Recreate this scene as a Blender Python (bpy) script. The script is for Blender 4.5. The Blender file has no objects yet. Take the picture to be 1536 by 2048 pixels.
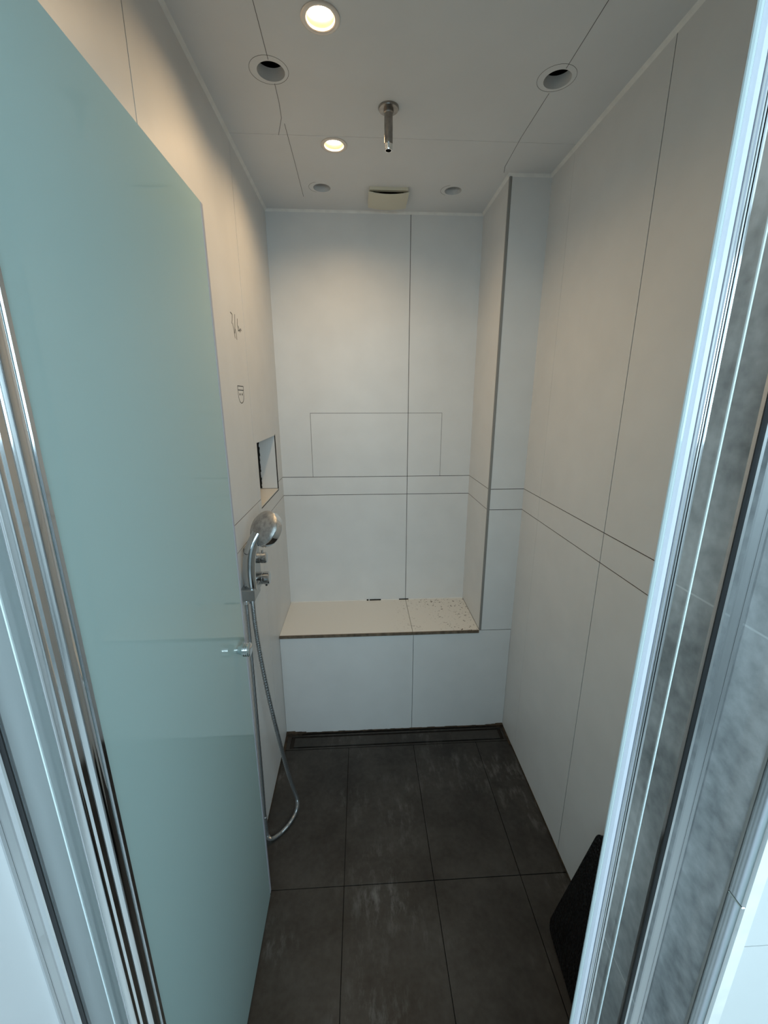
import bpy, bmesh, math, random
from mathutils import Vector, Matrix
random.seed(7)
PI = math.pi
scene = bpy.context.scene
COL = scene.collection

# ------------------------------------------------------------------ camera
cam_d = bpy.data.cameras.new('camera')
cam = bpy.data.objects.new('camera', cam_d)
COL.objects.link(cam)
CX, CZ = 0.37792, 1.55171
R_ = Vector((0.998486, -0.054998, -0.000614))
U_ = Vector((0.015108, 0.263522, 0.964535))
F_ = Vector((0.052885, 0.963084, -0.263954))
m = Matrix((R_, U_, -F_)).transposed().to_4x4()
m.translation = Vector((CX, 0, CZ))
cam.matrix_world = m
cam_d.sensor_fit = 'VERTICAL'
cam_d.sensor_height = 24.0
cam_d.lens = 826.41 / 2048 * 24.0
cam_d.clip_start = 0.01
scene.camera = cam

# ------------------------------------------------------------------ world, lights, exposure
world = bpy.data.worlds.new('sky')
scene.world = world
world.use_nodes = True
bg = world.node_tree.nodes['Background']
bg.inputs[0].default_value = (0.62, 0.88, 1.0, 1)
bg.inputs[1].default_value = 1.0

scene.view_settings.view_transform = 'Standard'
scene.view_settings.look = 'None'
scene.view_settings.gamma = 1
scene.view_settings.use_curve_mapping = False
scene.view_settings.exposure = -0.10

DAY_POWER = 56.0
LAMP_POWER = 1.95


def area(name, loc, rot, sx, sy, power, color):
    l = bpy.data.lights.new(name, 'AREA')
    l.shape = 'RECTANGLE'
    l.size, l.size_y = sx, sy
    l.energy, l.color = power, color
    o = bpy.data.objects.new(name, l)
    o.location, o.rotation_euler = loc, rot
    COL.objects.link(o)
    return o


# daylight coming in through the bathroom window behind the camera
area('window_daylight', (0.9, -1.33, 1.75), (PI / 2, 0, 0), 2.5, 0.9, DAY_POWER, (0.67, 0.885, 1.0))

# ------------------------------------------------------------------ materials


def new_mat(name):
    mt = bpy.data.materials.new(name)
    mt.use_nodes = True
    return mt, mt.node_tree, mt.node_tree.nodes['Principled BSDF']


def plain(name, col, rough=0.5, metal=0.0, spec=0.5, bump=0.0, bscale=200.0, var=0.0, vscale=6.0):
    mt, t, p = new_mat(name)
    p.inputs['Base Color'].default_value = (*col, 1)
    p.inputs['Roughness'].default_value = rough
    p.inputs['Metallic'].default_value = metal
    p.inputs['Specular IOR Level'].default_value = spec
    co = t.nodes.new('ShaderNodeTexCoord')
    if bump:
        n = t.nodes.new('ShaderNodeTexNoise')
        n.inputs['Scale'].default_value = bscale
        b = t.nodes.new('ShaderNodeBump')
        b.inputs['Strength'].default_value = bump
        b.inputs['Distance'].default_value = 0.001
        t.links.new(co.outputs['Object'], n.inputs['Vector'])
        t.links.new(n.outputs['Fac'], b.inputs['Height'])
        t.links.new(b.outputs['Normal'], p.inputs['Normal'])
    if var:
        n = t.nodes.new('ShaderNodeTexNoise')
        n.inputs['Scale'].default_value = vscale
        n.inputs['Detail'].default_value = 5
        r = t.nodes.new('ShaderNodeValToRGB')
        r.color_ramp.elements[0].color = (*[c * (1 - var) for c in col], 1)
        r.color_ramp.elements[1].color = (*[min(1, c * (1 + var)) for c in col], 1)
        r.color_ramp.elements[0].position = 0.3
        r.color_ramp.elements[1].position = 0.7
        t.links.new(co.outputs['Object'], n.inputs['Vector'])
        t.links.new(n.outputs['Fac'], r.inputs['Fac'])
        t.links.new(r.outputs['Color'], p.inputs['Base Color'])
    return mt


def concrete(name, dark, light, rough, scuff=0.0, scuffcol=(0.3, 0.3, 0.29)):
    """cloudy concrete-look porcelain with pale lime scuffs"""
    mt, t, p = new_mat(name)
    N, L = t.nodes.new, t.links.new
    co = N('ShaderNodeTexCoord')
    a = N('ShaderNodeTexNoise')
    a.inputs['Scale'].default_value = 5.5
    a.inputs['Detail'].default_value = 9
    a.inputs['Roughness'].default_value = 0.62
    b = N('ShaderNodeTexNoise')
    b.inputs['Scale'].default_value = 60
    b.inputs['Detail'].default_value = 6
    mx = N('ShaderNodeMath')
    mx.operation = 'MULTIPLY_ADD'
    mx.inputs[1].default_value = 0.35
    L(co.outputs['Object'], a.inputs['Vector'])
    L(co.outputs['Object'], b.inputs['Vector'])
    L(b.outputs['Fac'], mx.inputs[0])
    L(a.outputs['Fac'], mx.inputs[2])
    r = N('ShaderNodeValToRGB')
    r.color_ramp.elements[0].color = (*dark, 1)
    r.color_ramp.elements[1].color = (*light, 1)
    r.color_ramp.elements[0].position = 0.50
    r.color_ramp.elements[1].position = 0.86
    L(mx.outputs[0], r.inputs['Fac'])
    last = r.outputs['Color']
    if scuff:
        mp = N('ShaderNodeMapping')
        mp.inputs['Scale'].default_value = (34, 11, 20)
        L(co.outputs['Object'], mp.inputs['Vector'])
        s = N('ShaderNodeTexNoise')
        s.inputs['Scale'].default_value = 1.0
        s.inputs['Detail'].default_value = 8
        s.inputs['Roughness'].default_value = 0.7
        L(mp.outputs['Vector'], s.inputs['Vector'])
        big = N('ShaderNodeTexNoise')
        big.inputs['Scale'].default_value = 3.3
        big.inputs['Detail'].default_value = 2
        L(co.outputs['Object'], big.inputs['Vector'])
        mr = N('ShaderNodeMapRange')
        mr.inputs[1].default_value, mr.inputs[2].default_value = 0.5, 0.72
        L(big.outputs['Fac'], mr.inputs[0])
        ms = N('ShaderNodeMapRange')
        ms.inputs[1].default_value, ms.inputs[2].default_value = 0.5, 0.8
        L(s.outputs['Fac'], ms.inputs[0])
        mm = N('ShaderNodeMath')
        mm.operation = 'MULTIPLY'
        L(mr.outputs[0], mm.inputs[0])
        L(ms.outputs[0], mm.inputs[1])
        m2 = N('ShaderNodeMath')
        m2.operation = 'MULTIPLY'
        m2.inputs[1].default_value = scuff
        L(mm.outputs[0], m2.inputs[0])
        mix = N('ShaderNodeMix')
        mix.data_type = 'RGBA'
        L(m2.outputs[0], mix.inputs['Factor'])
        L(last, mix.inputs['A'])
        mix.inputs['B'].default_value = (*scuffcol, 1)
        last = mix.outputs['Result']
    L(last, p.inputs['Base Color'])
    p.inputs['Roughness'].default_value = rough
    bp = N('ShaderNodeBump')
    bp.inputs['Strength'].default_value = 0.25
    bp.inputs['Distance'].default_value = 0.001
    L(b.outputs['Fac'], bp.inputs['Height'])
    L(bp.outputs['Normal'], p.inputs['Normal'])
    return mt


def thin_glass(name, tint, ior=1.5, rough=0.0, strength=1.0):
    mt = bpy.data.materials.new(name)
    mt.use_nodes = True
    t = mt.node_tree
    t.nodes.clear()
    N, L = t.nodes.new, t.links.new
    o = N('ShaderNodeOutputMaterial')
    tr = N('ShaderNodeBsdfTransparent')
    tr.inputs[0].default_value = (*tint, 1)
    g = N('ShaderNodeBsdfGlossy')
    g.inputs['Roughness'].default_value = rough
    f = N('ShaderNodeFresnel')
    f.inputs['IOR'].default_value = ior
    mx = N('ShaderNodeMixShader')
    ge = N('ShaderNodeNewGeometry')             # reflect on entry only: the slab is not refracting
    inv = N('ShaderNodeMath')
    inv.operation = 'SUBTRACT'
    inv.inputs[0].default_value = 1.0
    L(ge.outputs['Backfacing'], inv.inputs[1])
    mu = N('ShaderNodeMath')
    mu.operation = 'MULTIPLY'
    L(f.outputs[0], mu.inputs[0])
    L(inv.outputs[0], mu.inputs[1])
    L(mu.outputs[0], mx.inputs[0])
    L(tr.outputs[0], mx.inputs[1])
    L(g.outputs[0], mx.inputs[2])
    L(mx.outputs[0], o.inputs['Surface'])
    return mt


def frosted_glass(name, col, transl=0.45):
    """satin back, polished front: scattering body under a clear fresnel reflection"""
    mt = bpy.data.materials.new(name)
    mt.use_nodes = True
    t = mt.node_tree
    t.nodes.clear()
    N, L = t.nodes.new, t.links.new
    o = N('ShaderNodeOutputMaterial')
    d = N('ShaderNodeBsdfDiffuse')
    tl = N('ShaderNodeBsdfTranslucent')
    d.inputs['Color'].default_value = (*col, 1)
    tl.inputs['Color'].default_value = (*col, 1)
    a = N('ShaderNodeMixShader')
    a.inputs[0].default_value = transl
    L(d.outputs[0], a.inputs[1])
    L(tl.outputs[0], a.inputs[2])
    g = N('ShaderNodeBsdfGlossy')
    g.inputs['Roughness'].default_value = 0.03
    f = N('ShaderNodeFresnel')
    f.inputs['IOR'].default_value = 1.5
    mx = N('ShaderNodeMixShader')
    L(f.outputs[0], mx.inputs[0])
    L(a.outputs[0], mx.inputs[1])
    L(g.outputs[0], mx.inputs[2])
    L(mx.outputs[0], o.inputs['Surface'])
    return mt


def emitter(name, col, strength):
    mt = bpy.data.materials.new(name)
    mt.use_nodes = True
    t = mt.node_tree
    t.nodes.clear()
    o = t.nodes.new('ShaderNodeOutputMaterial')
    e = t.nodes.new('ShaderNodeEmission')
    e.inputs[0].default_value = (*col, 1)
    e.inputs[1].default_value = strength
    t.links.new(e.outputs[0], o.inputs['Surface'])
    return mt


WALLC = (0.725, 0.728, 0.722)
M = {
    'panel': plain('satin grey panel', WALLC, 0.42, spec=0.4, var=0.025, vscale=9, bump=0.03, bscale=300),
    'grout': plain('dark joint', (0.035, 0.032, 0.03), 0.9),
    'ceiling': plain('matt ceiling board', (0.765, 0.772, 0.775), 0.85, spec=0.2, bump=0.06, bscale=500, var=0.02),
    'void': plain('dark ceiling void', (0.03, 0.03, 0.03), 0.95),
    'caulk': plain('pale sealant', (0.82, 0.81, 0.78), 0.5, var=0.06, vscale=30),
    'seat': None,
    'rawedge': plain('brown raw edge', (0.13, 0.098, 0.068), 0.7, var=0.5, vscale=40),
    'dirt': plain('rusty dirt', (0.040, 0.026, 0.015), 0.8, var=0.6, vscale=45),
    'steeltrim': plain('dull edge strip', (0.27, 0.265, 0.25), 0.45, metal=0.2),
    'floor': concrete('charcoal concrete tile', (0.0105, 0.0093, 0.0078), (0.042, 0.039, 0.035), 0.5, 0.75),
    'floorjoint': plain('floor joint', (0.016, 0.015, 0.014), 0.9),
    'jamb': concrete('slate grey tile', (0.17, 0.18, 0.185), (0.56, 0.57, 0.58), 0.42),
    'jambjoint': plain('pale joint', (0.62, 0.63, 0.63), 0.8),
    'jamblitwhite': plain('daylit white jamb panel', (0.90, 0.91, 0.93), 0.3, spec=0.5, var=0.015),  # same white tile as the outer wall, stronger daylight put into its colour
    'white': plain('white wall tile', (0.66, 0.67, 0.67), 0.35, spec=0.4, var=0.02),
    'whitejoint': plain('light grey joint', (0.40, 0.42, 0.43), 0.8),
    'chrome': plain('polished chrome', (0.78, 0.79, 0.80), 0.07, metal=1.0),
    'chromedark': plain('darkened chrome', (0.52, 0.54, 0.55), 0.10, metal=1.0),  # chrome with its dark reflections put into the base colour
    'chrome2': plain('satin chrome', (0.70, 0.71, 0.72), 0.22, metal=1.0),
    'dullchrome': plain('limescaled chrome', (0.36, 0.36, 0.355), 0.36, metal=0.75, var=0.3, vscale=70, bump=0.2, bscale=900),
    'satin': plain('satin grey metal', (0.40, 0.42, 0.43), 0.3, metal=0.9),
    'hose': plain('ribbed grey hose metal', (0.42, 0.44, 0.45), 0.28, metal=0.9),
    'edgestrip': plain('milky grey edge strip', (0.42, 0.44, 0.50), 0.3),
    'reflector': plain('lamp reflector', (0.42, 0.31, 0.23), 0.35, metal=0.4),
    'steel': plain('dull steel', (0.33, 0.31, 0.29), 0.28, metal=1.0, var=0.25, vscale=60),
    'rubber': None,
    'seal': None,
    'black': plain('black rubber', (0.012, 0.012, 0.013), 0.5),
    'frost': frosted_glass('frosted teal glass', (0.66, 0.87, 0.86), 0.38),
    'frostedge': plain('polished glass edge', (0.42, 0.50, 0.55), 0.15),
    'glass': thin_glass('clear glass', (0.985, 0.995, 0.995)),
    'fin': frosted_glass('pale translucent fin', (0.84, 0.95, 0.97), 0.5),
    'glassedge': plain('bright glass edge', (0.72, 0.82, 0.84), 0.12, spec=0.8),
    'cream': plain('aged cream plastic', (0.70, 0.66, 0.53), 0.45),
    'creamdark': plain('dusty plastic', (0.20, 0.17, 0.11), 0.8, var=0.4, vscale=80),
    'brown': plain('dark fan opening', (0.03, 0.018, 0.012), 0.8),
    'ring': plain('lamp bezel', (0.72, 0.66, 0.60), 0.3, metal=0.6),
    'lamp': emitter('glowing lamp', (1.0, 0.80, 0.55), 22.0),
    'ink': plain('pencil and ink', (0.045, 0.042, 0.04), 0.8),
    'pencil': plain('pencil line', (0.14, 0.135, 0.13), 0.85),
    'hole': plain('drill hole', (0.01, 0.008, 0.006), 0.9),
}


def seat_mat():
    mt, t, p = new_mat('cream seat panel')
    N, L = t.nodes.new, t.links.new
    co = N('ShaderNodeTexCoord')
    n = N('ShaderNodeTexNoise')
    n.inputs['Scale'].default_value = 95
    n.inputs['Detail'].default_value = 2
    big = N('ShaderNodeTexNoise')
    big.inputs['Scale'].default_value = 7
    L(co.outputs['Object'], n.inputs['Vector'])
    L(co.outputs['Object'], big.inputs['Vector'])
    sx = N('ShaderNodeSeparateXYZ')
    L(co.outputs['Object'], sx.inputs[0])
    gx = N('ShaderNodeMapRange')              # specks gather on the right-hand slab
    gx.inputs[1].default_value, gx.inputs[2].default_value = 0.50, 0.72
    L(sx.outputs['X'], gx.inputs[0])
    th = N('ShaderNodeMapRange')
    th.inputs[1].default_value, th.inputs[2].default_value = 0.62, 0.68
    L(n.outputs['Fac'], th.inputs[0])
    b2 = N('ShaderNodeMapRange')
    b2.inputs[1].default_value, b2.inputs[2].default_value = 0.42, 0.6
    L(big.outputs['Fac'], b2.inputs[0])
    m1 = N('ShaderNodeMath')
    m1.operation = 'MULTIPLY'
    L(gx.outputs[0], m1.inputs[0])
    L(th.outputs[0], m1.inputs[1])
    m2 = N('ShaderNodeMath')
    m2.operation = 'MULTIPLY'
    L(m1.outputs[0], m2.inputs[0])
    L(b2.outputs[0], m2.inputs[1])
    mix = N('ShaderNodeMix')
    mix.data_type = 'RGBA'
    L(m2.outputs[0], mix.inputs['Factor'])
    mix.inputs['A'].default_value = (0.76, 0.745, 0.70, 1)
    mix.inputs['B'].default_value = (0.12, 0.10, 0.08, 1)
    L(mix.outputs['Result'], p.inputs['Base Color'])
    p.inputs['Roughness'].default_value = 0.45
    return mt


M['seat'] = seat_mat()


def seal_mat():
    mt, t, p = new_mat('milky seal')
    p.inputs['Base Color'].default_value = (0.74, 0.76, 0.84, 1)
    p.inputs['Roughness'].default_value = 0.25
    p.inputs['Transmission Weight'].default_value = 0.25
    return mt


M['seal'] = seal_mat()


def rubber_mat():
    mt, t, p = new_mat('pebbled black rubber')
    N, L = t.nodes.new, t.links.new
    p.inputs['Base Color'].default_value = (0.006, 0.006, 0.0065, 1)
    p.inputs['Roughness'].default_value = 0.32
    p.inputs['Specular IOR Level'].default_value = 0.3
    co = N('ShaderNodeTexCoord')
    v = N('ShaderNodeTexVoronoi')
    v.inputs['Scale'].default_value = 130
    b = N('ShaderNodeBump')
    b.inputs['Strength'].default_value = 0.8
    b.inputs['Distance'].default_value = 0.003
    b.invert = True
    L(co.outputs['Object'], v.inputs['Vector'])
    L(v.outputs['Distance'], b.inputs['Height'])
    L(b.outputs['Normal'], p.inputs['Normal'])
    return mt


M['rubber'] = rubber_mat()

# ------------------------------------------------------------------ mesh helpers


def finish(name, bm, mat, parent=None, smooth=False, bevel=0.0, seg=2):
    if bevel:
        bmesh.ops.bevel(bm, geom=list(bm.edges), offset=bevel, segments=seg, affect='EDGES', clamp_overlap=True)
    bmesh.ops.recalc_face_normals(bm, faces=bm.faces)
    me = bpy.data.meshes.new(name)
    bm.to_mesh(me)
    bm.free()
    if smooth:
        for p in me.polygons:
            p.use_smooth = True
        me.set_sharp_from_angle(angle=math.radians(38))
    me.materials.append(mat)
    o = bpy.data.objects.new(name, me)
    COL.objects.link(o)
    if parent is not None:
        o.parent = parent
        o.matrix_parent_inverse = Matrix.Translation(-Vector(parent.location)) if parent.type == 'EMPTY' else Matrix.Identity(4)
    return o


def add_box(bm, x0, x1, y0, y1, z0, z1):
    vs = [bm.verts.new(c) for c in ((x0, y0, z0), (x1, y0, z0), (x1, y1, z0), (x0, y1, z0),
                                    (x0, y0, z1), (x1, y0, z1), (x1, y1, z1), (x0, y1, z1))]
    for f in ((0, 3, 2, 1), (4, 5, 6, 7), (0, 1, 5, 4), (1, 2, 6, 5), (2, 3, 7, 6), (3, 0, 4, 7)):
        bm.faces.new([vs[i] for i in f])


def box(name, b, mat, parent=None, bevel=0.0):
    bm = bmesh.new()
    add_box(bm, *b)
    return finish(name, bm, mat, parent, bevel=bevel, seg=1)


def boxes(name, bs, mat, parent=None):
    bm = bmesh.new()
    for b in bs:
        add_box(bm, *b)
    return finish(name, bm, mat, parent)


def add_prism(bm, pts, axis, a, b):
    """polygon pts (in the two other axes, cyclic order) extruded along axis from a to b"""
    def P(q, h):
        c = [q[0], q[1]]
        c.insert(axis, h)
        return c
    A = [bm.verts.new(P(q, a)) for q in pts]
    B = [bm.verts.new(P(q, b)) for q in pts]
    bm.faces.new(A)
    bm.faces.new(B[::-1])
    n = len(pts)
    for i in range(n):
        bm.faces.new((A[i], B[i], B[(i + 1) % n], A[(i + 1) % n]))


def prism(name, pts, axis, a, b, mat, parent=None, bevel=0.0, smooth=False):
    bm = bmesh.new()
    add_prism(bm, pts, axis, a, b)
    return finish(name, bm, mat, parent, smooth=smooth, bevel=bevel, seg=1)


def frame_of(d):
    d = Vector(d).normalized()
    a = Vector((0, 0, 1)) if abs(d.z) < 0.9 else Vector((1, 0, 0))
    u = d.cross(a).normalized()
    return u, d.cross(u).normalized(), d


def add_lathe(bm, base, axis, prof, seg=32, caps=True):
    """prof: list of (along, radius)"""
    u, v, d = frame_of(axis)
    base = Vector(base)
    rings = []
    for h, r in prof:
        if r < 1e-6:
            rings.append([bm.verts.new(base + d * h)])
        else:
            rings.append([bm.verts.new(base + d * h + (u * math.cos(2 * PI * i / seg) + v * math.sin(2 * PI * i / seg)) * r) for i in range(seg)])
    for a, b in zip(rings, rings[1:]):
        if len(a) == 1 and len(b) == 1:
            continue
        for i in range(seg):
            j = (i + 1) % seg
            if len(a) == 1:
                bm.faces.new((a[0], b[i], b[j]))
            elif len(b) == 1:
                bm.faces.new((a[i], a[j], b[0]))
            else:
                bm.faces.new((a[i], a[j], b[j], b[i]))
    if caps:
        for rg in (rings[0], rings[-1]):
            if len(rg) > 2:
                bm.faces.new(rg)


def lathe(name, base, axis, prof, mat, parent=None, seg=32, caps=True):
    bm = bmesh.new()
    add_lathe(bm, base, axis, prof, seg, caps)
    return finish(name, bm, mat, parent, smooth=True)


def catmull(pts, n=10):
    P = [Vector(p) for p in pts]
    P = [P[0] * 2 - P[1]] + P + [P[-1] * 2 - P[-2]]
    out = []
    for i in range(1, len(P) - 2):
        for k in range(n):
            t = k / n
            a, b, c, d = P[i - 1], P[i], P[i + 1], P[i + 2]
            out.append(0.5 * ((2 * b) + (c - a) * t + (2 * a - 5 * b + 4 * c - d) * t * t + (3 * b - a - 3 * c + d) * t ** 3))
    out.append(P[-2])
    return out


def add_tube(bm, pts, radii, seg=12, sx=1.0, sy=1.0):
    """swept tube with parallel-transported frame; radii per point"""
    pts = [Vector(p) for p in pts]
    tang = [(pts[min(i + 1, len(pts) - 1)] - pts[max(i - 1, 0)]).normalized() for i in range(len(pts))]
    u, v, d = frame_of(tang[0])
    rings = []
    for p, t, r in zip(pts, tang, radii):
        u = (u - t * u.dot(t)).normalized()
        v = t.cross(u)
        rings.append([bm.verts.new(p + u * math.cos(2 * PI * i / seg) * r * sx + v * math.sin(2 * PI * i / seg) * r * sy) for i in range(seg)])
    for a, b in zip(rings, rings[1:]):
        for i in range(seg):
            j = (i + 1) % seg
            bm.faces.new((a[i], a[j], b[j], b[i]))
    bm.faces.new(rings[0])
    bm.faces.new(rings[-1])


def tag(o, label, cat, group=None):
    o['label'], o['category'] = label, cat
    if group:
        o['group'] = group
    return o


def struct(o):
    o['kind'] = 'structure'
    return o


def thing(name, label, cat, loc, group=None):
    o = bpy.data.objects.new(name, None)
    o.empty_display_size = 0.05
    COL.objects.link(o)
    o.location = loc
    return tag(o, label, cat, group)


# ------------------------------------------------------------------ room dimensions (metres)
W, WC, D, DB, HB, H = 1.054, 0.9056, 1.978, 1.656, 0.530, 2.30
Z1, Z2 = 1.100, 1.189          # the two horizontal joints
YB = -1.25                      # bathroom back wall
JX = 0.752                     # slate jamb face
T = 0.008                      # panel thickness
G = 0.0013                     # half joint

# ------------------------------------------------------------------ floor
fl = struct(box('floor', (-0.62, 2.4, YB - 0.1, 2.1, -0.06, -T), M['floorjoint']))
xs = [0.0, 0.300, 0.599, 0.893, W]
ys = [YB, -0.804, -0.204, 0.396, 0.996, 1.558]
for j in range(len(ys) - 1):
    xx = xs if ys[j] > 0.3 else [-0.6, -0.3, 0.0, 0.300, 0.599, 0.893, 1.193, 1.493, 1.793, 2.093, 2.393]
    for i in range(len(xx) - 1):
        dz = random.uniform(-0.0006, 0.0006)
        box('tile', (xx[i] + G, xx[i + 1] - G, ys[j] + G, ys[j + 1] - G, -T, dz), M['floor'] if ys[j] > 0.3 else M['white'], fl)

# ------------------------------------------------------------------ left wall with niche
NY0, NY1, NZ0, NZ1, ND = 1.533, 1.865, 1.155, 1.402, 0.100
RJ = 0.0011                     # joints are filled to just under the face
wl = struct(boxes('wall_left', [(-0.16, -RJ, 0.28, NY0 - 0.003, -0.05, 2.45), (-0.16, -RJ, NY1 + 0.003, 2.1, -0.05, 2.45),
                                (-0.16, -RJ, NY0 - 0.003, NY1 + 0.003, -0.05, NZ0 - 0.003), (-0.16, -RJ, NY0 - 0.003, NY1 + 0.003, NZ1 + 0.003, 2.45),
                                (-0.16, -ND - T, NY0 - 0.003, NY1 + 0.003, NZ0 - 0.003, NZ1 + 0.003)], M['grout']))
yl = [0.452, 0.888, 1.495, D]
for a, b in zip(yl, yl[1:]):
    for c, d in ((0.0, Z1), (Z1, Z2), (Z2, H)):
        y0, y1, z0, z1 = a + G, (b if b == D else b - G), c + G, d - G
        if a > 1.4 and c == Z1:          # notched for the niche
            pts = [(y0, z0), (y1, z0), (y1, z1), (NY1, z1), (NY1, NZ0), (NY0, NZ0), (NY0, z1), (y0, z1)]
        elif a > 1.4 and c == Z2:
            pts = [(y0, z0), (NY0, z0), (NY0, NZ1), (NY1, NZ1), (NY1, z0), (y1, z0), (y1, z1), (y0, z1)]
        else:
            pts = [(y0, z0), (y1, z0), (y1, z1), (y0, z1)]
        prism('panel', pts, 0, -T, 0.0, M['panel'], wl)
# plain jamb panel next to the opening
box('panel', (-T, 0.0, 0.282, 0.450, 0.001, H), M['jamblitwhite'], wl)
# niche lining, open joints left dark
e = 0.004
box('niche_back', (-ND - T, -ND, NY0 + e, NY1 - e, NZ0 + e, NZ1 - e), M['panel'], wl)
box('niche_side', (-ND, -0.003, NY1 - 0.006, NY1 - 0.0005, NZ0 + 0.007, NZ1 - 0.004), M['panel'], wl)
box('niche_side', (-ND, -T - 0.002, NY0 + 0.0005, NY0 + 0.005, NZ0 + 0.007, NZ1 - 0.004), M['grout'], wl)
box('niche_shelf', (-ND, 0.0, NY0 + e, NY1 - e, NZ0, NZ0 + 0.005), M['seat'], wl)
box('niche_top', (-ND, 0.0, NY0 + e, NY1 - e, NZ1 - 0.004, NZ1), M['panel'], wl)
bm = bmesh.new()                        # rough broken edge of the lining deep inside, black gap behind it
z = NZ0 + 0.008
while z < NZ1 - 0.008:
    h = random.uniform(0.006, 0.014)
    add_box(bm, -0.0990, -0.0735 + random.uniform(0.0, 0.0045), NY1 - 0.0072, NY1 - 0.0062, z, min(z + h, NZ1 - 0.005))
    z += h
ob = finish('broken_edge', bm, M['hole'], wl)
ob['kind'] = 'stuff'
box('dark_joint', (-0.006, 0.0004, NY1 - 0.001, NY1 + 0.0035, NZ0 - 0.002, NZ1), M['hole'], wl)
box('dark_joint', (-0.006, 0.0004, NY0 - 0.001, NY1 + 0.0035, NZ0 - 0.0035, NZ0 + 0.0005), M['dirt'], wl)

# ------------------------------------------------------------------ back wall
wb = struct(box('wall_back', (-0.16, 1.25, D + RJ, 2.14, -0.05, 2.45), M['grout']))
XJ = 0.600
HX0, HX1, HZ1 = 0.145, 0.760, 1.488     # drawn-out hatch panel
g = G


def back(pts):
    prism('panel', pts, 1, D, D + T, M['panel'], wb)


for x0, x1 in ((0.0, XJ), (XJ, WC)):
    for c, d in ((HB, Z1), (Z1, Z2)):
        xa, xb = (x0 if x0 == 0 else x0 + g), (x1 if x1 == WC else x1 - g)
        back([(xa, c + g), (xb, c + g), (xb, d - g), (xa, d - g)])
h = 0.0008
back([(0, Z2 + g), (HX0 - h, Z2 + g), (HX0 - h, HZ1 + h), (XJ - g, HZ1 + h), (XJ - g, H), (0, H)])
back([(HX1 + h, Z2 + g), (WC, Z2 + g), (WC, H), (XJ + g, H), (XJ + g, HZ1 + h), (HX1 + h, HZ1 + h)])
back([(HX0 + h, Z2 + g), (XJ - g, Z2 + g), (XJ - g, HZ1 - h), (HX0 + h, HZ1 - h)])
back([(XJ + g, Z2 + g), (HX1 - h, Z2 + g), (HX1 - h, HZ1 - h), (XJ + g, HZ1 - h)])

# ------------------------------------------------------------------ column in the back right corner
wc = struct(box('wall_column', (WC + RJ, W + 0.002, DB + RJ, D + RJ, HB, 2.45), M['grout']))
for c, d in ((HB, Z1), (Z1, Z2), (Z2, H)):
    box('panel', (WC, WC + T, DB + 0.0075, D, c + g, d - g), M['panel'], wc)
    box('panel', (WC + 0.0085, W, DB, DB + T, c + g, d - g), M['panel'], wc)
box('edge_strip', (WC - 0.0012, WC + 0.0075, DB - 0.0012, DB + 0.0065, HB + 0.001, H), M['steeltrim'], wc)

# ------------------------------------------------------------------ right wall
wr = struct(box('wall_right', (W + RJ, 1.25, 0.4645, 2.1, -0.05, 2.45), M['grout']))
yr = [0.468, 1.066, 1.495, D]
for a, b in zip(yr, yr[1:]):
    for c, d in ((0.0, Z1), (Z1, Z2), (Z2, H)):
        gg = 0.0005 if a > 1.4 else g
        y0 = a + (0.0005 if abs(a - 1.495) < 1e-6 else g)
        y1 = b - (0.0005 if abs(b - 1.495) < 1e-6 else g)
        box('panel', (W, W + T, y0, y1, c + g, d - g), M['panel'], wr)

# ------------------------------------------------------------------ front wall (pier beside the opening) and the bathroom behind the camera
wf = struct(boxes('wall_front', [(JX + 0.0003, 2.4, 0.2935, 0.456, -0.05, 2.45), (JX + 0.012, 2.4, 0.287, 0.2935, -0.05, 2.45)], M['jambjoint']))
box('daylight_blocker', (0.0, JX, 0.305, 0.400, 1.975, H), M['panel'], wf)  # added out of view to keep window light off the upper walls
zj = [0.0, 0.120, 0.727, 1.337, 1.944, H]
for c, d in zip(zj, zj[1:]):
    box('tile', (JX, JX + 0.012, 0.2935, 0.464, c + 0.0012, d - 0.0012), M['jamb'], wf)
box('panel', (JX + 0.012, W, 0.456, 0.464, 0.0, H), M['panel'], wf)
for i in range(3):
    x0 = JX + 0.0165 + i * 0.60
    for c, d in ((0.0, 0.40), (0.40, 1.0), (1.0, 1.6), (1.6, H)):
        box('tile', (x0 + (0.0008 if i else 0), min(x0 + 0.599, 2.4), 0.275, 0.287, c + 0.0006, d - 0.0006), M['white'], wf)
wfl = struct(boxes('wall_front_left', [(-0.62, -0.012, 0.287, 0.45, -0.05, 2.45)], M['whitejoint']))
box('panel', (-0.62, 0.0, 0.275, 0.287, 0.0, H), M['white'], wfl)
struct(box('wall_bathroom_left', (-0.70, -0.60, YB - 0.1, 0.29, -0.05, 2.45), M['white']))
struct(box('wall_bathroom_right', (2.38, 2.48, YB - 0.1, 0.45, -0.05, 2.45), M['white']))
WX0, WX1, WZ0, WZ1 = -0.35, 2.15, 1.3, 2.2
struct(boxes('wall_bathroom_back', [(-0.62, WX0, YB - 0.12, YB, -0.05, 2.45), (WX1, 2.4, YB - 0.12, YB, -0.05, 2.45),
                                   (WX0, WX1, YB - 0.12, YB, -0.05, WZ0), (WX0, WX1, YB - 0.12, YB, WZ1, 2.45)], M['white']))
win = struct(boxes('window_1', [(WX0, WX0 + 0.05, YB - 0.07, YB - 0.02, WZ0, WZ1), (WX1 - 0.05, WX1, YB - 0.07, YB - 0.02, WZ0, WZ1),
                                (WX0 + 0.05, WX1 - 0.05, YB - 0.07, YB - 0.02, WZ0, WZ0 + 0.05), (WX0 + 0.05, WX1 - 0.05, YB - 0.07, YB - 0.02, WZ1 - 0.05, WZ1),
                                (0.875, 0.925, YB - 0.07, YB - 0.02, WZ0 + 0.05, WZ1 - 0.05)], M['white']))
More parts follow.
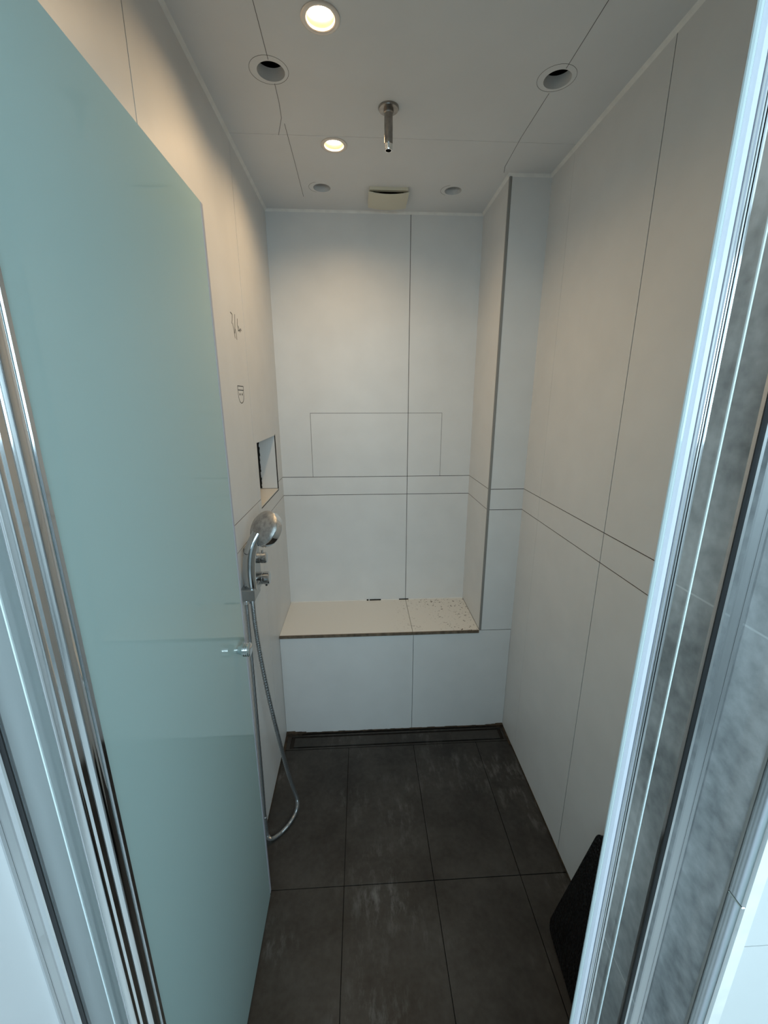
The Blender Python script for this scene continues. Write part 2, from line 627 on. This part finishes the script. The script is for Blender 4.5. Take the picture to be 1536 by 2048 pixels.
for a, b in ((WX0 + 0.05, 0.875), (0.925, WX1 - 0.05)):
    box('pane', (a, b, YB - 0.048, YB - 0.042, WZ0 + 0.05, WZ1 - 0.05), M['glass'], win)

# ------------------------------------------------------------------ ceiling: two boards with round cut-outs
lamps = [(0.308, 1.082), (0.309, 1.520)]
holes = [(0.178, 1.233, 0.0325), (0.868, 1.221, 0.0325), (0.248, 1.790, 0.0315), (0.735, 1.787, 0.0315)]
cl = struct(boxes('ceiling', [(-0.72, 2.5, YB - 0.12, 2.15, 2.43, 2.47)], M['void']))


def board(name, x0, x1, y0, y1, discs, z0, z1, mat, parent):
    bm = bmesh.new()
    loops = [[(x0, y0), (x1, y0), (x1, y1), (x0, y1)]]
    for cx, cy, r in discs:
        loops.append([(cx + r * math.cos(2 * PI * i / 40), cy + r * math.sin(2 * PI * i / 40)) for i in range(40)])
    es = []
    for lp in loops:
        vs = [bm.verts.new((p[0], p[1], z0)) for p in lp]
        es += [bm.edges.new((vs[i], vs[(i + 1) % len(vs)])) for i in range(len(vs))]
    bmesh.ops.triangle_fill(bm, edges=es, use_beauty=True)
    r = bmesh.ops.extrude_face_region(bm, geom=list(bm.faces))
    for v in r['geom']:
        if isinstance(v, bmesh.types.BMVert):
            v.co.z = z1
    return finish(name, bm, mat, parent)


YC = 1.476
board('panel', 0.0, W, 0.29, YC - 0.0006, [(*lamps[0], 0.0335), holes[0], holes[1]], H, H + 0.027, M['ceiling'], cl)
bm = bmesh.new()
# rear board is notched round the column
lp = [(0, YC + 0.0006), (W, YC + 0.0006), (W, DB + T), (WC + T, DB + T), (WC + T, D + T), (0, D + T)]
loops = [lp] + [[(cx + r * math.cos(2 * PI * i / 40), cy + r * math.sin(2 * PI * i / 40)) for i in range(40)]
                for cx, cy, r in [(*lamps[1], 0.0335), holes[2], holes[3], (0.494, 1.842, 0.048)]]
es = []
for q in loops:
    vs = [bm.verts.new((p[0], p[1], H)) for p in q]
    es += [bm.edges.new((vs[i], vs[(i + 1) % len(vs)])) for i in range(len(vs))]
bmesh.ops.triangle_fill(bm, edges=es, use_beauty=True)
rr = bmesh.ops.extrude_face_region(bm, geom=list(bm.faces))
for v in rr['geom']:
    if isinstance(v, bmesh.types.BMVert):
        v.co.z = H + 0.027
finish('panel', bm, M['ceiling'], cl)
box('panel', (-0.6, 2.38, YB, 0.289, H, H + 0.027), M['ceiling'], cl)


def strip_line(name, pts, w, mat, parent, axis, plane, out):
    """thin drawn line on a flat surface: polyline given in the surface's two axes"""
    bm = bmesh.new()
    th = 0.0003
    for a, b in zip(pts, pts[1:]):
        a, b = Vector(a), Vector(b)
        d = (b - a).normalized()
        n = Vector((-d.y, d.x)) * w / 2
        e_ = d * w * 0.3
        q = [a - e_ + n, a - e_ - n, b + e_ - n, b + e_ + n]
        add_prism(bm, [(p.x, p.y) for p in q], axis, min(plane, plane + out * th), max(plane, plane + out * th))
    return finish(name, bm, mat, parent)


# pencil setting-out lines on the boards
strip_line('pencil_line', [(0.181, 0.98), (0.180, 1.10), (0.179, 1.196)], 0.0013, M['pencil'], cl, 2, H, -1)
strip_line('pencil_line', [(0.179, 1.272), (0.177, 1.34), (0.172, 1.40), (0.1495, 1.478)], 0.0013, M['pencil'], cl, 2, H, -1)
strip_line('pencil_line', [(0.176, 1.425), (0.175, 1.62), (0.172, 1.86)], 0.0014, M['pencil'], cl, 2, H, -1)
strip_line('pencil_line', [(0.872, 0.98), (0.872, 1.185)], 0.0013, M['pencil'], cl, 2, H, -1)
strip_line('pencil_line', [(0.868, 1.268), (0.866, 1.452), (0.872, 1.611), (0.881, 1.648)], 0.0013, M['pencil'], cl, 2, H, -1)
for cx, cy, r in holes:
    rr_ = 0.0455 if cy < 1.5 else 0.040
    ox = -0.004 if cy < 1.5 else -0.007
    a0 = 0.0 if cy < 1.5 else 2.0
    a1 = 2 * PI if cy < 1.5 else 4.4
    strip_line('pencil_circle', [(cx + ox + rr_ * math.cos(a0 + (a1 - a0) * i / 36), cy - 0.004 + rr_ * math.sin(a0 + (a1 - a0) * i / 36)) for i in range(37)],
               0.0008, M['pencil'], cl, 2, H, -1)

# pale sealant bead all round the ceiling
b_ = 0.008


def bead(n, axis, a, b, corner, s):
    """triangular fillet; corner in the two other axes, s = directions of its legs"""
    c = corner
    pts = [c, (c[0] + s[0] * b_, c[1]), (c[0] + s[0] * b_ * 0.45, c[1] + s[1] * b_ * 0.45), (c[0], c[1] + s[1] * b_)]
    struct(prism('trim_%d' % n, pts, axis, a, b, M['caulk']))


bead(1, 1, 0.29, D, (0.0, H), (1, -1))
bead(2, 0, 0.0, WC, (D, H), (-1, -1))
bead(3, 1, DB - 0.0012, D, (WC, H), (-1, -1))
bead(4, 0, WC - 0.008, W, (DB, H), (-1, -1))
bead(5, 1, 0.464, DB, (W, H), (-1, -1))

# ------------------------------------------------------------------ bench at the back
be = thing('shower_bench', 'built-in grey shower bench with a cream two-slab seat against the back wall', 'bench', (0.5, DB, 0))
box('core', (0.001, W - 0.001, DB + 0.012, D - 0.002, 0.0, HB - 0.014), M['grout'], be)
ob = box('seat_slab', (0.001, 0.5985, DB + 0.004, D - 0.001, HB - 0.013, HB), M['seat'], be)
ob['label'] = 'wide cream slab'
ob = box('seat_slab', (0.6005, WC - 0.001, DB + 0.004, D - 0.001, HB - 0.013, HB), M['seat'], be)
ob['label'] = 'speckled narrow slab'
box('edge_strip', (0.001, WC - 0.002, DB - 0.0035, DB + 0.004, HB - 0.0125, HB - 0.0005), M['rawedge'], be)
box('front_panel', (0.001, 0.602, DB, DB + 0.012, 0.004, HB - 0.0135), M['panel'], be)
box('front_panel', (0.604, W - 0.001, DB, DB + 0.012, 0.004, HB - 0.0135), M['panel'], be)
box('front_panel', (WC - 0.001, W - 0.001, DB, DB + 0.012, HB - 0.0135, HB - 0.0015), M['panel'], be)
bm = bmesh.new()                      # rusty, lumpy joint along the foot and the back of the seat
x = 0.002
while x < W - 0.004:
    w = random.uniform(0.01, 0.035)
    edge = max(0, 1 - min(x, W - x) / 0.10)
    add_box(bm, x, min(x + w, W - 0.002), DB - 0.003 - 0.003 * random.random() - 0.012 * edge, DB + 0.002, 0.0, 0.004 + 0.003 * random.random() + 0.010 * edge)
    x += w
finish('dirty_joint', bm, M['dirt'], be)
for x0, x1 in ((0.395, 0.405), (0.41, 0.47), (0.565, 0.615)):
    box('joint_gap', (x0, x1, D - 0.0052, D - 0.0002, HB, HB + 0.003 + 0.002 * random.random()), M['hole'], be)
box('sealant', (0.001, WC - 0.001, D - 0.0045, D - 0.0003, HB, HB + 0.0028), M['caulk'], be)

# ------------------------------------------------------------------ linear drain along the foot of the bench
dn = thing('linear_drain', 'long charcoal tile-insert floor drain with black slots along the bench foot', 'drain', (0.53, 1.6, 0))
DY0, DY1 = 1.560, 1.652
box('trough', (0.002, W - 0.002, DY0, DY1, -0.0078, -0.006), M['hole'], dn)
box('border', (0.002, 0.028, DY0, DY1, -0.006, 0.0), M['floor'], dn)
box('border', (W - 0.022, W - 0.002, DY0, DY1, -0.006, 0.0), M['floor'], dn)
box('border', (0.028, W - 0.022, DY0, DY0 + 0.007, -0.006, 0.0), M['floor'], dn)
box('border', (0.028, W - 0.022, DY1 - 0.016, DY1 - 0.008, -0.006, 0.0), M['floor'], dn)
ob = box('insert', (0.046, W - 0.038, DY0 + 0.0145, DY1 - 0.0265, -0.006, 0.0006), M['floor'], dn)
for xa, xb, xc, xd in ((0.0005, 0.012, 0.012, 0.030), (W - 0.010, W - 0.0005, W - 0.030, W - 0.010)):
    ob = boxes('rust_deposit', [(xa, xb, DY0 - 0.03, DY1, 0.0, 0.0035), (xc, xd, DY1 - 0.012, DY1, 0.0, 0.004)], M['dirt'], dn)
    ob['label'] = 'brown rusty deposit'

# dark dirty silicone along the two side walls
struct(box('baseboard_right', (W - 0.0035, W - 0.0001, 0.466, DY0 - 0.031, 0.0007, 0.0045), M['dirt']))
struct(box('baseboard_left', (0.0001, 0.003, 0.452, DY0 - 0.031, 0.0007, 0.0035), M['dirt']))

# ------------------------------------------------------------------ ceiling fittings
for k, (cx, cy) in enumerate(lamps):
    t = thing('ceiling_spotlight', ('glowing warm recessed ceiling spotlight nearest the camera', 'glowing warm recessed ceiling spotlight between shower arm and left wall')[k],
              'spotlight', (cx, cy, H), 'recessed ceiling spotlights')
    lathe('bezel', (cx, cy, H + 0.016), (0, 0, -1), [(.0140, .0285), (.0175, .0290), (.0190, .0310), (.0195, .0365), (.0180, .0400), (.0160, .0402)], M['ring'], t, 40, caps=False)
    lathe('reflector', (cx, cy, H + 0.016), (0, 0, -1), [(0, .0225), (.004, .0235), (.010, .0270), (.0142, .0286)], M['reflector'], t, 40, caps=False)
    lathe('lens', (cx, cy, H + 0.018), (0, 0, -1), [(0, .0222), (.006, .0222), (.0085, .017), (.0098, .010), (.0100, 0)], M['lamp'], t, 32)
    lathe('lamp_body', (cx, cy, H + 0.0185), (0, 0, 1), [(0, .024), (.02, .022), (.05, .012), (.06, .008), (.06, 0)], M['steel'], t, 24)
    ld = bpy.data.lights.new('spot_glow', 'AREA')
    ld.shape = 'DISK'
    ld.size = 0.040
    ld.energy = LAMP_POWER
    ld.color = (1.0, 0.685, 0.375)
    ld.spread = math.radians(152)
    lo = bpy.data.objects.new('spot_glow', ld)
    COL.objects.link(lo)
    lo.parent = t
    lo.location = (0, 0, 0.0060)

# bare ceiling shower arm
sa = thing('ceiling_shower_arm', 'bare steel ceiling shower arm without its head, on a round flange', 'shower arm', (0.4645, 1.343, H))
lathe('flange', (0.4645, 1.343, H), (0, 0, -1), [(0, .0275), (.003, .0275), (.0055, .026), (.0065, .013), (.0065, 0)], M['steel'], sa, 32)
lathe('pipe', (0.4645, 1.343, H - 0.006), (0, 0, -1), [(0, .0135), (.006, .0135), (.008, .0115), (.073, .0115), (.0745, .0108)], M['steel'], sa, 24)
prof = []
for i in range(5):
    prof += [(0.0745 + i * 0.003, .0098), (0.076 + i * 0.003, .0108)]
prof += [(.090, .0100), (.090, .0078), (.075, .0078)]
lathe('thread', (0.4645, 1.343, H - 0.006), (0, 0, -1), prof, M['chrome'], sa, 24, caps=False)
lathe('bore', (0.4645, 1.343, H - 0.086), (0, 0, 1), [(0, .0077), (.004, .0077)], M['hole'], sa, 20)

# extractor fan with bowed cover
ef = thing('extractor_fan', 'cream square extractor fan with a bowed cover on the ceiling by the back wall', 'fan', (0.494, 1.84, H))
FX0, FX1, FY0, FY1 = 0.419, 0.569, 1.768, 1.898
boxes('frame', [(FX0 + .004, FX1 - .004, FY0, FY0 + .014, H - .010, H), (FX0 + .004, FX1 - .004, FY1 - .014, FY1, H - .010, H),
                (FX0 + .004, FX0 + .018, FY0 + .014, FY1 - .014, H - .010, H), (FX1 - .018, FX1 - .004, FY0 + .014, FY1 - .014, H - .010, H)], M['cream'], ef)
lathe('duct', (0.494, 1.842, H - 0.004), (0, 0, 1), [(0, .0465), (.05, .0465), (.05, 0)], M['brown'], ef, 32, caps=False)
box('grille_plate', (FX0 + .018, FX1 - .018, FY0 + .014, FY1 - .014, H - .0055, H - .004), M['creamdark'], ef)
bm = bmesh.new()
lathe_c = (0.494, 1.842)
add_lathe(bm, (lathe_c[0], lathe_c[1] - 0.02, H - .0056), (0, 0, -1), [(0, .040), (.003, .040), (.006, .012), (.009, .012), (.009, 0)], 28)
finish('fan_hub', bm, M['brown'], ef, smooth=True)
bm = bmesh.new()
n = 16
rows = []
for zoff in (0.0, 0.0028):
    for y in (FY0 + .002, FY1):
        row = []
        for i in range(n + 1):
            u = i / n
            x = FX0 + (FX1 - FX0) * u
            sag = 0.0075 * (1 - (2 * u - 1) ** 2)
            row.append(bm.verts.new((x, y, H - 0.0170 - sag + zoff)))
        rows.append(row)
for i in range(n):
    bm.faces.new((rows[0][i], rows[1][i], rows[1][i + 1], rows[0][i + 1]))
    bm.faces.new((rows[2][i], rows[2][i + 1], rows[3][i + 1], rows[3][i]))
    bm.faces.new((rows[0][i], rows[0][i + 1], rows[2][i + 1], rows[2][i]))
    bm.faces.new((rows[1][i], rows[3][i], rows[3][i + 1], rows[1][i + 1]))
for i in (0, n):
    bm.faces.new((rows[0][i], rows[2][i], rows[3][i], rows[1][i]))
finish('cover', bm, M['cream'], ef, smooth=True)
for xa in (FX0 + .004, FX1 - .010):
    for y in (FY0 + .02, FY1 - .02):
        box('clip', (xa, xa + .006, y - .004, y + .004, H - .0175, H - .010), M['cream'], ef)

# ------------------------------------------------------------------ shower mixer and hand shower on the left wall
mx = thing('shower_mixer', 'chrome two-knob shower mixer plate with outlet block on the left wall', 'shower mixer', (0, 1.32, 0.9))
PY0, PY1, PZ0, PZ1 = 1.252, 1.400, 0.902, 1.098
box('plate', (0.0, 0.012, PY0, PY1, PZ0, PZ1), M['satin'], mx, bevel=0.003)
for kz, kr, kl in ((1.043, 0.0185, 0.048), (0.970, 0.0215, 0.052)):
    kn = lathe('knob', (0.012, 1.305, kz), (1, 0, 0), [(0, kr * .82), (.006, kr * .82), (.007, kr), (kl * .55, kr), (kl * .57, kr * .95), (kl * .62, kr * .95), (kl * .64, kr), (kl - .003, kr), (kl, kr - .003), (kl + .001, 0)], M['chromedark'], mx, 32)
    if kz > 1:
        lathe('pin', (0.046, 1.305, kz + kr - .001), (0, 0, 1), [(0, .004), (.009, .004), (.010, .003), (.010, 0)], M['chrome'], kn, 14)
    else:
        lathe('pin', (0.052, 1.300, kz - kr + .001), (0, 0, -1), [(0, .0035), (.005, .0035), (.006, 0)], M['black'], kn, 14)
box('outlet_block', (0.0, 0.043, 1.180, 1.256, 0.947, 0.984), M['satin'], mx, bevel=0.002)
lathe('hose_nut', (0.013, 1.192, 0.948), (0, 0, -1), [(0, .0065), (.004, .0085), (.014, .0085), (.016, .006), (.016, 0)], M['chrome'], mx, 16)

hs = thing('hand_shower', 'chrome hand shower with a long metal hose, parked in the outlet block', 'hand shower', (0.03, 1.2, 0.985))
pts = catmull([(0.0280, 1.208, 0.975), (0.0268, 1.205, 1.00), (0.0272, 1.203, 1.045), (0.0330, 1.205, 1.092), (0.0440, 1.212, 1.128), (0.0590, 1.222, 1.156)], 8)
rad = [0.0165 + 0.0022 * math.sin(PI * min(1, i / len(pts) * 1.3)) for i in range(len(pts))]
bm = bmesh.new()
add_tube(bm, pts, rad, 18, 1.0, 1.05)
finish('handle', bm, M['chromedark'], hs, smooth=True)
nrm = Vector((0.54, 0.68, -0.50)).normalized()
hc = Vector((0.076, 1.236, 1.166))
k_ = 1.2
lathe('head_shell', hc - nrm * 0.022, nrm, [(0, 0), (.0005 * k_, .012 * k_), (.003 * k_, .027 * k_), (.007 * k_, .0385 * k_), (.0115 * k_, .0445 * k_), (.014 * k_, .0462 * k_)], M['dullchrome'], hs, 40, caps=False)
lathe('head_rim', hc - nrm * 0.0052, nrm, [(0, .0462 * k_), (.001, .0474 * k_), (.020, .0478 * k_), (.024, .0465 * k_), (.024, .043 * k_)], M['chrome'], hs, 40, caps=False)
lathe('spray_face', hc - nrm * 0.0052, nrm, [(0.0225, .0432 * k_), (.024, .030), (.024, 0)], M['steel'], hs, 40, caps=False)
hp = catmull([(0.0275, 1.208, 0.976), (0.0278, 1.207, 0.930), (0.030, 1.206, 0.84), (0.038, 1.208, 0.715), (0.052, 1.212, 0.56), (0.069, 1.222, 0.40), (0.086, 1.240, 0.235),
              (0.101, 1.258, 0.12), (0.111, 1.263, 0.055), (0.106, 1.246, 0.019), (0.084, 1.206, 0.0085), (0.052, 1.168, 0.0085), (0.026, 1.150, 0.020), (0.017, 1.152, 0.07),
              (0.014, 1.170, 0.25), (0.013, 1.185, 0.55), (0.013, 1.192, 0.85), (0.013, 1.192, 0.934)], 60)
rad = [(0.0066 if (i % 4) < 2 else 0.0073) * (1.0 if i < 800 else 0.72) for i in range(len(hp))]
bm = bmesh.new()
add_tube(bm, hp, rad, 10)
finish('hose', bm, M['hose'], hs, smooth=True)

# ------------------------------------------------------------------ marks on the left wall


def wall_ink(name, strokes, w):
    bm = bmesh.new()
    for pts in strokes:
        for a, b in zip(pts, pts[1:]):
            a, b = Vector(a), Vector(b)
            d = (b - a).normalized()
            n_ = Vector((-d.y, d.x)) * w / 2
            q = [a + n_, a - n_, b - n_, b + n_]
            add_prism(bm, [(p.x, p.y) for p in q], 0, 0.0, 0.0004)
    return finish(name, bm, M['ink'], wl)


ox, oz = 1.388, 1.774
wall_ink('scribble', [[(ox - .040, oz + .024), (ox - .022, oz + .021), (ox - .028, oz + .005), (ox - .034, oz - .006)],
                      [(ox - .026, oz - .004), (ox - .016, oz - .028), (ox - .012, oz - .044)],
                      [(ox + .004, oz + .026), (ox - .004, oz - .010), (ox - .012, oz - .030)],
                      [(ox - .006, oz - .014), (ox + .004, oz - .030), (ox + .006, oz - .046)],
                      [(ox + .030, oz + .018), (ox + .024, oz - .002), (ox + .030, oz - .018), (ox + .040, oz - .012), (ox + .052, oz - .014)],
                      [(ox + .034, oz - .002), (ox + .048, oz - .018), (ox + .058, oz - .006), (ox + .066, oz - .012)]], 0.0024)
ox, oz = 1.386, 1.569
arc = [(ox - .030 * math.cos(PI * i / 12), oz - .006 - .024 * math.sin(PI * i / 12)) for i in range(13)]
wall_ink('bracket_outline', [[(ox - .032, oz + .022), (ox + .032, oz + .022), (ox + .032, oz + .010), (ox - .032, oz + .010), (ox - .032, oz + .022)],
                             [(ox - .030, oz + .010)] + arc + [(ox + .030, oz + .010)]], 0.0022)
for dy in (-.012, .013):
    lathe('screw_hole', (0.0, ox + dy, oz - .003), (1, 0, 0), [(0, .0035), (.0005, .0035), (.0005, 0)], M['hole'], wl, 12)

# ------------------------------------------------------------------ shower door, swung open along the left wall
YF = 0.352
sd = thing('shower_door', 'frosted teal glass shower door standing open along the left wall', 'shower door', (0.0618, 0.40, 0.0))
DX, DYE, DZ0, DZ1 = 0.065, 0.975, 0.012, 1.932
box('glass_panel', (DX - 0.004, DX, 0.4125, DYE, DZ0, DZ1), M['frost'], sd)
box('edge_strip', (DX - 0.0048, DX + 0.0008, DYE, DYE + 0.0125, DZ0 + 0.006, DZ1), M['edgestrip'], sd, 0.0012)
lathe('hinge_post', (0.0580, 0.40, 0.006), (0, 0, 1), [(0, .0135), (1.955, .0135)], M['chrome'], sd, 40)
bm = bmesh.new()
add_box(bm, 0.0652, 0.0690, 0.4130, 0.4180, DZ0, 1.930)
finish('hinge_seal', bm, M['chrome'], sd)
kp = [(0, .0085), (.004, .0085), (.0045, .0095), (.014, .0145), (.0145, .0155)]
for i in range(3):
    kp += [(.0165 + i * .005, .0172), (.0195 + i * .005, .0172), (.0205 + i * .005, .0160)]
kp += [(.033, .0165), (.0345, .014), (.035, 0)]
kn = lathe('knob', (DX, 0.909, 0.957), (1, 0, 0), kp, M['chrome'], sd, 32)
kn['label'] = 'ribbed chrome knob'

# ------------------------------------------------------------------ narrow fixed side panes left and right of the door


def side_pane(label, xw, s):
    """s = +1: on the left wall, growing to +x; s = -1: on the right jamb"""
    def bx(name, a, b, y0, y1, z0, z1, mat, bevel=0.0):
        lo_, hi_ = sorted((xw + s * a, xw + s * b))
        return box(name, (lo_, hi_, y0, y1, z0, z1), mat, t, bevel)
    t = thing('fixed_side_pane', label, 'glass panel', (xw, YF, 0), 'fixed panes beside the shower door')
    bx('wall_profile', 0.0, 0.0170, YF - 0.002, YF + 0.012, 0.002, 1.96, M['chrome'], 0.0015)
    bx('profile_lip', 0.0170, 0.0210, YF + 0.0010, YF + 0.0025, 0.002, 1.96, M['black'])
    bx('glazing_bead', 0.0002, 0.0022, YF - 0.0095, YF - 0.002, 0.002, 1.96, M['chrome2'])
    bx('glazing_bead', 0.0024, 0.0040, YF - 0.0055, YF - 0.002, 0.002, 1.96, M['chrome'])
    bx('glass', 0.0150, 0.0790, YF + 0.0025, YF + 0.0085, 0.004, 1.955, M['glass'])
    bx('film_edge', 0.0535, 0.0549, YF + 0.0010, YF + 0.0025, 0.004, 1.955, M['glassedge'])
    return t, bx


t, bx = side_pane('narrow clear fixed pane in chrome profiles beside the frosted door hinge', 0.0, 1)
bx('post_profile', 0.0790, 0.0880, YF - 0.001, YF + 0.012, 0.002, 1.96, M['chrome'], 0.003)
lathe('post_round', (0.0838, 0.3465, 0.002), (0, 0, 1), [(0, .0056), (1.958, .0056)], M['chrome'], t, 28)
lathe('post_round', (0.0760, 0.3520, 0.002), (0, 0, 1), [(0, .0026), (1.958, .0026)], M['chrome'], t, 16)
bx('post_gasket', 0.0772, 0.0786, YF - 0.0040, YF + 0.0020, 0.002, 1.96, M['black'])

t, bx = side_pane('narrow clear fixed pane in chrome profiles on the slate-tiled right jamb', JX, -1)
bx('post_profile', 0.0785, 0.0856, YF - 0.006, YF + 0.012, 0.002, 1.96, M['chrome'], 0.0012)
bx('post_rib', 0.0785, 0.0810, YF - 0.0090, YF - 0.0062, 0.002, 1.96, M['chrome'], 0.0006)
bx('post_rib', 0.0815, 0.0830, YF - 0.0080, YF - 0.0062, 0.002, 1.96, M['chrome2'], 0.0004)
bx('post_gasket', 0.0832, 0.0840, YF - 0.0075, YF - 0.0062, 0.002, 1.96, M['black'])
bx('post_rib', 0.0842, 0.0855, YF - 0.0085, YF - 0.0062, 0.002, 1.96, M['chrome'], 0.0004)
ob = bx('magnet_seal', 0.0858, 0.0946, YF - 0.006, YF + 0.006, 0.006, 1.95, M['seal'], 0.0025)
ob['label'] = 'milky plastic magnet seal'
bx('seal_fin', 0.0948, 0.0990, YF - 0.0050, YF - 0.0010, 0.006, 1.95, M['fin'], 0.0012)

# corner trim of the pier
struct(box('trim_6', (JX - 0.0012, JX + 0.0035, 0.2738, 0.2900, 0.0, 1.0600), M['chrome'], None, 0.0008))
struct(box('trim_7', (JX - 0.0012, JX + 0.0035, 0.2738, 0.2900, 1.0612, H), M['chrome'], None, 0.0008))
struct(box('trim_8', (JX - 0.0010, JX + 0.0060, 0.2903, 0.2930, 0.0, H), M['steeltrim']))
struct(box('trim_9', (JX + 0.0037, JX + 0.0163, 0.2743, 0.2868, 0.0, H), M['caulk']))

# ------------------------------------------------------------------ black mat leaning in the front right corner
mt_ = thing('rubber_mat', 'black pebbled rubber mat leaning on edge against the right shower wall', 'mat', (0.93, 0.70, 0))
bm = bmesh.new()
L_, Hh, th = 0.36, 0.395, 0.012
r_ = 0.03
pts = []
for cx, cy, a in ((L_ - r_, r_, -PI / 2), (L_ - r_, Hh - r_, 0), (r_, Hh - r_, PI / 2), (r_, r_, PI)):
    for k in range(7):
        an = a + PI / 2 * k / 6
        pts.append((cx + r_ * math.cos(an), cy + r_ * math.sin(an)))
add_prism(bm, pts, 2, 0.0, th)
A = Vector((0.9355, 0.856, 0.0025))
ex = Vector((-0.012, -0.174, 0)).normalized()
top = Vector((1.040, 0.862, 0.372))
ez = (top - A)
ez = (ez - ex * ez.dot(ex)).normalized()
en = ez.cross(ex).normalized()
if en.x > 0:
    en = -en
for v in bm.verts:
    v.co = A + ex * v.co.x + ez * v.co.y + en * v.co.z
ob = finish('mat_sheet', bm, M['rubber'], mt_, bevel=0.0)
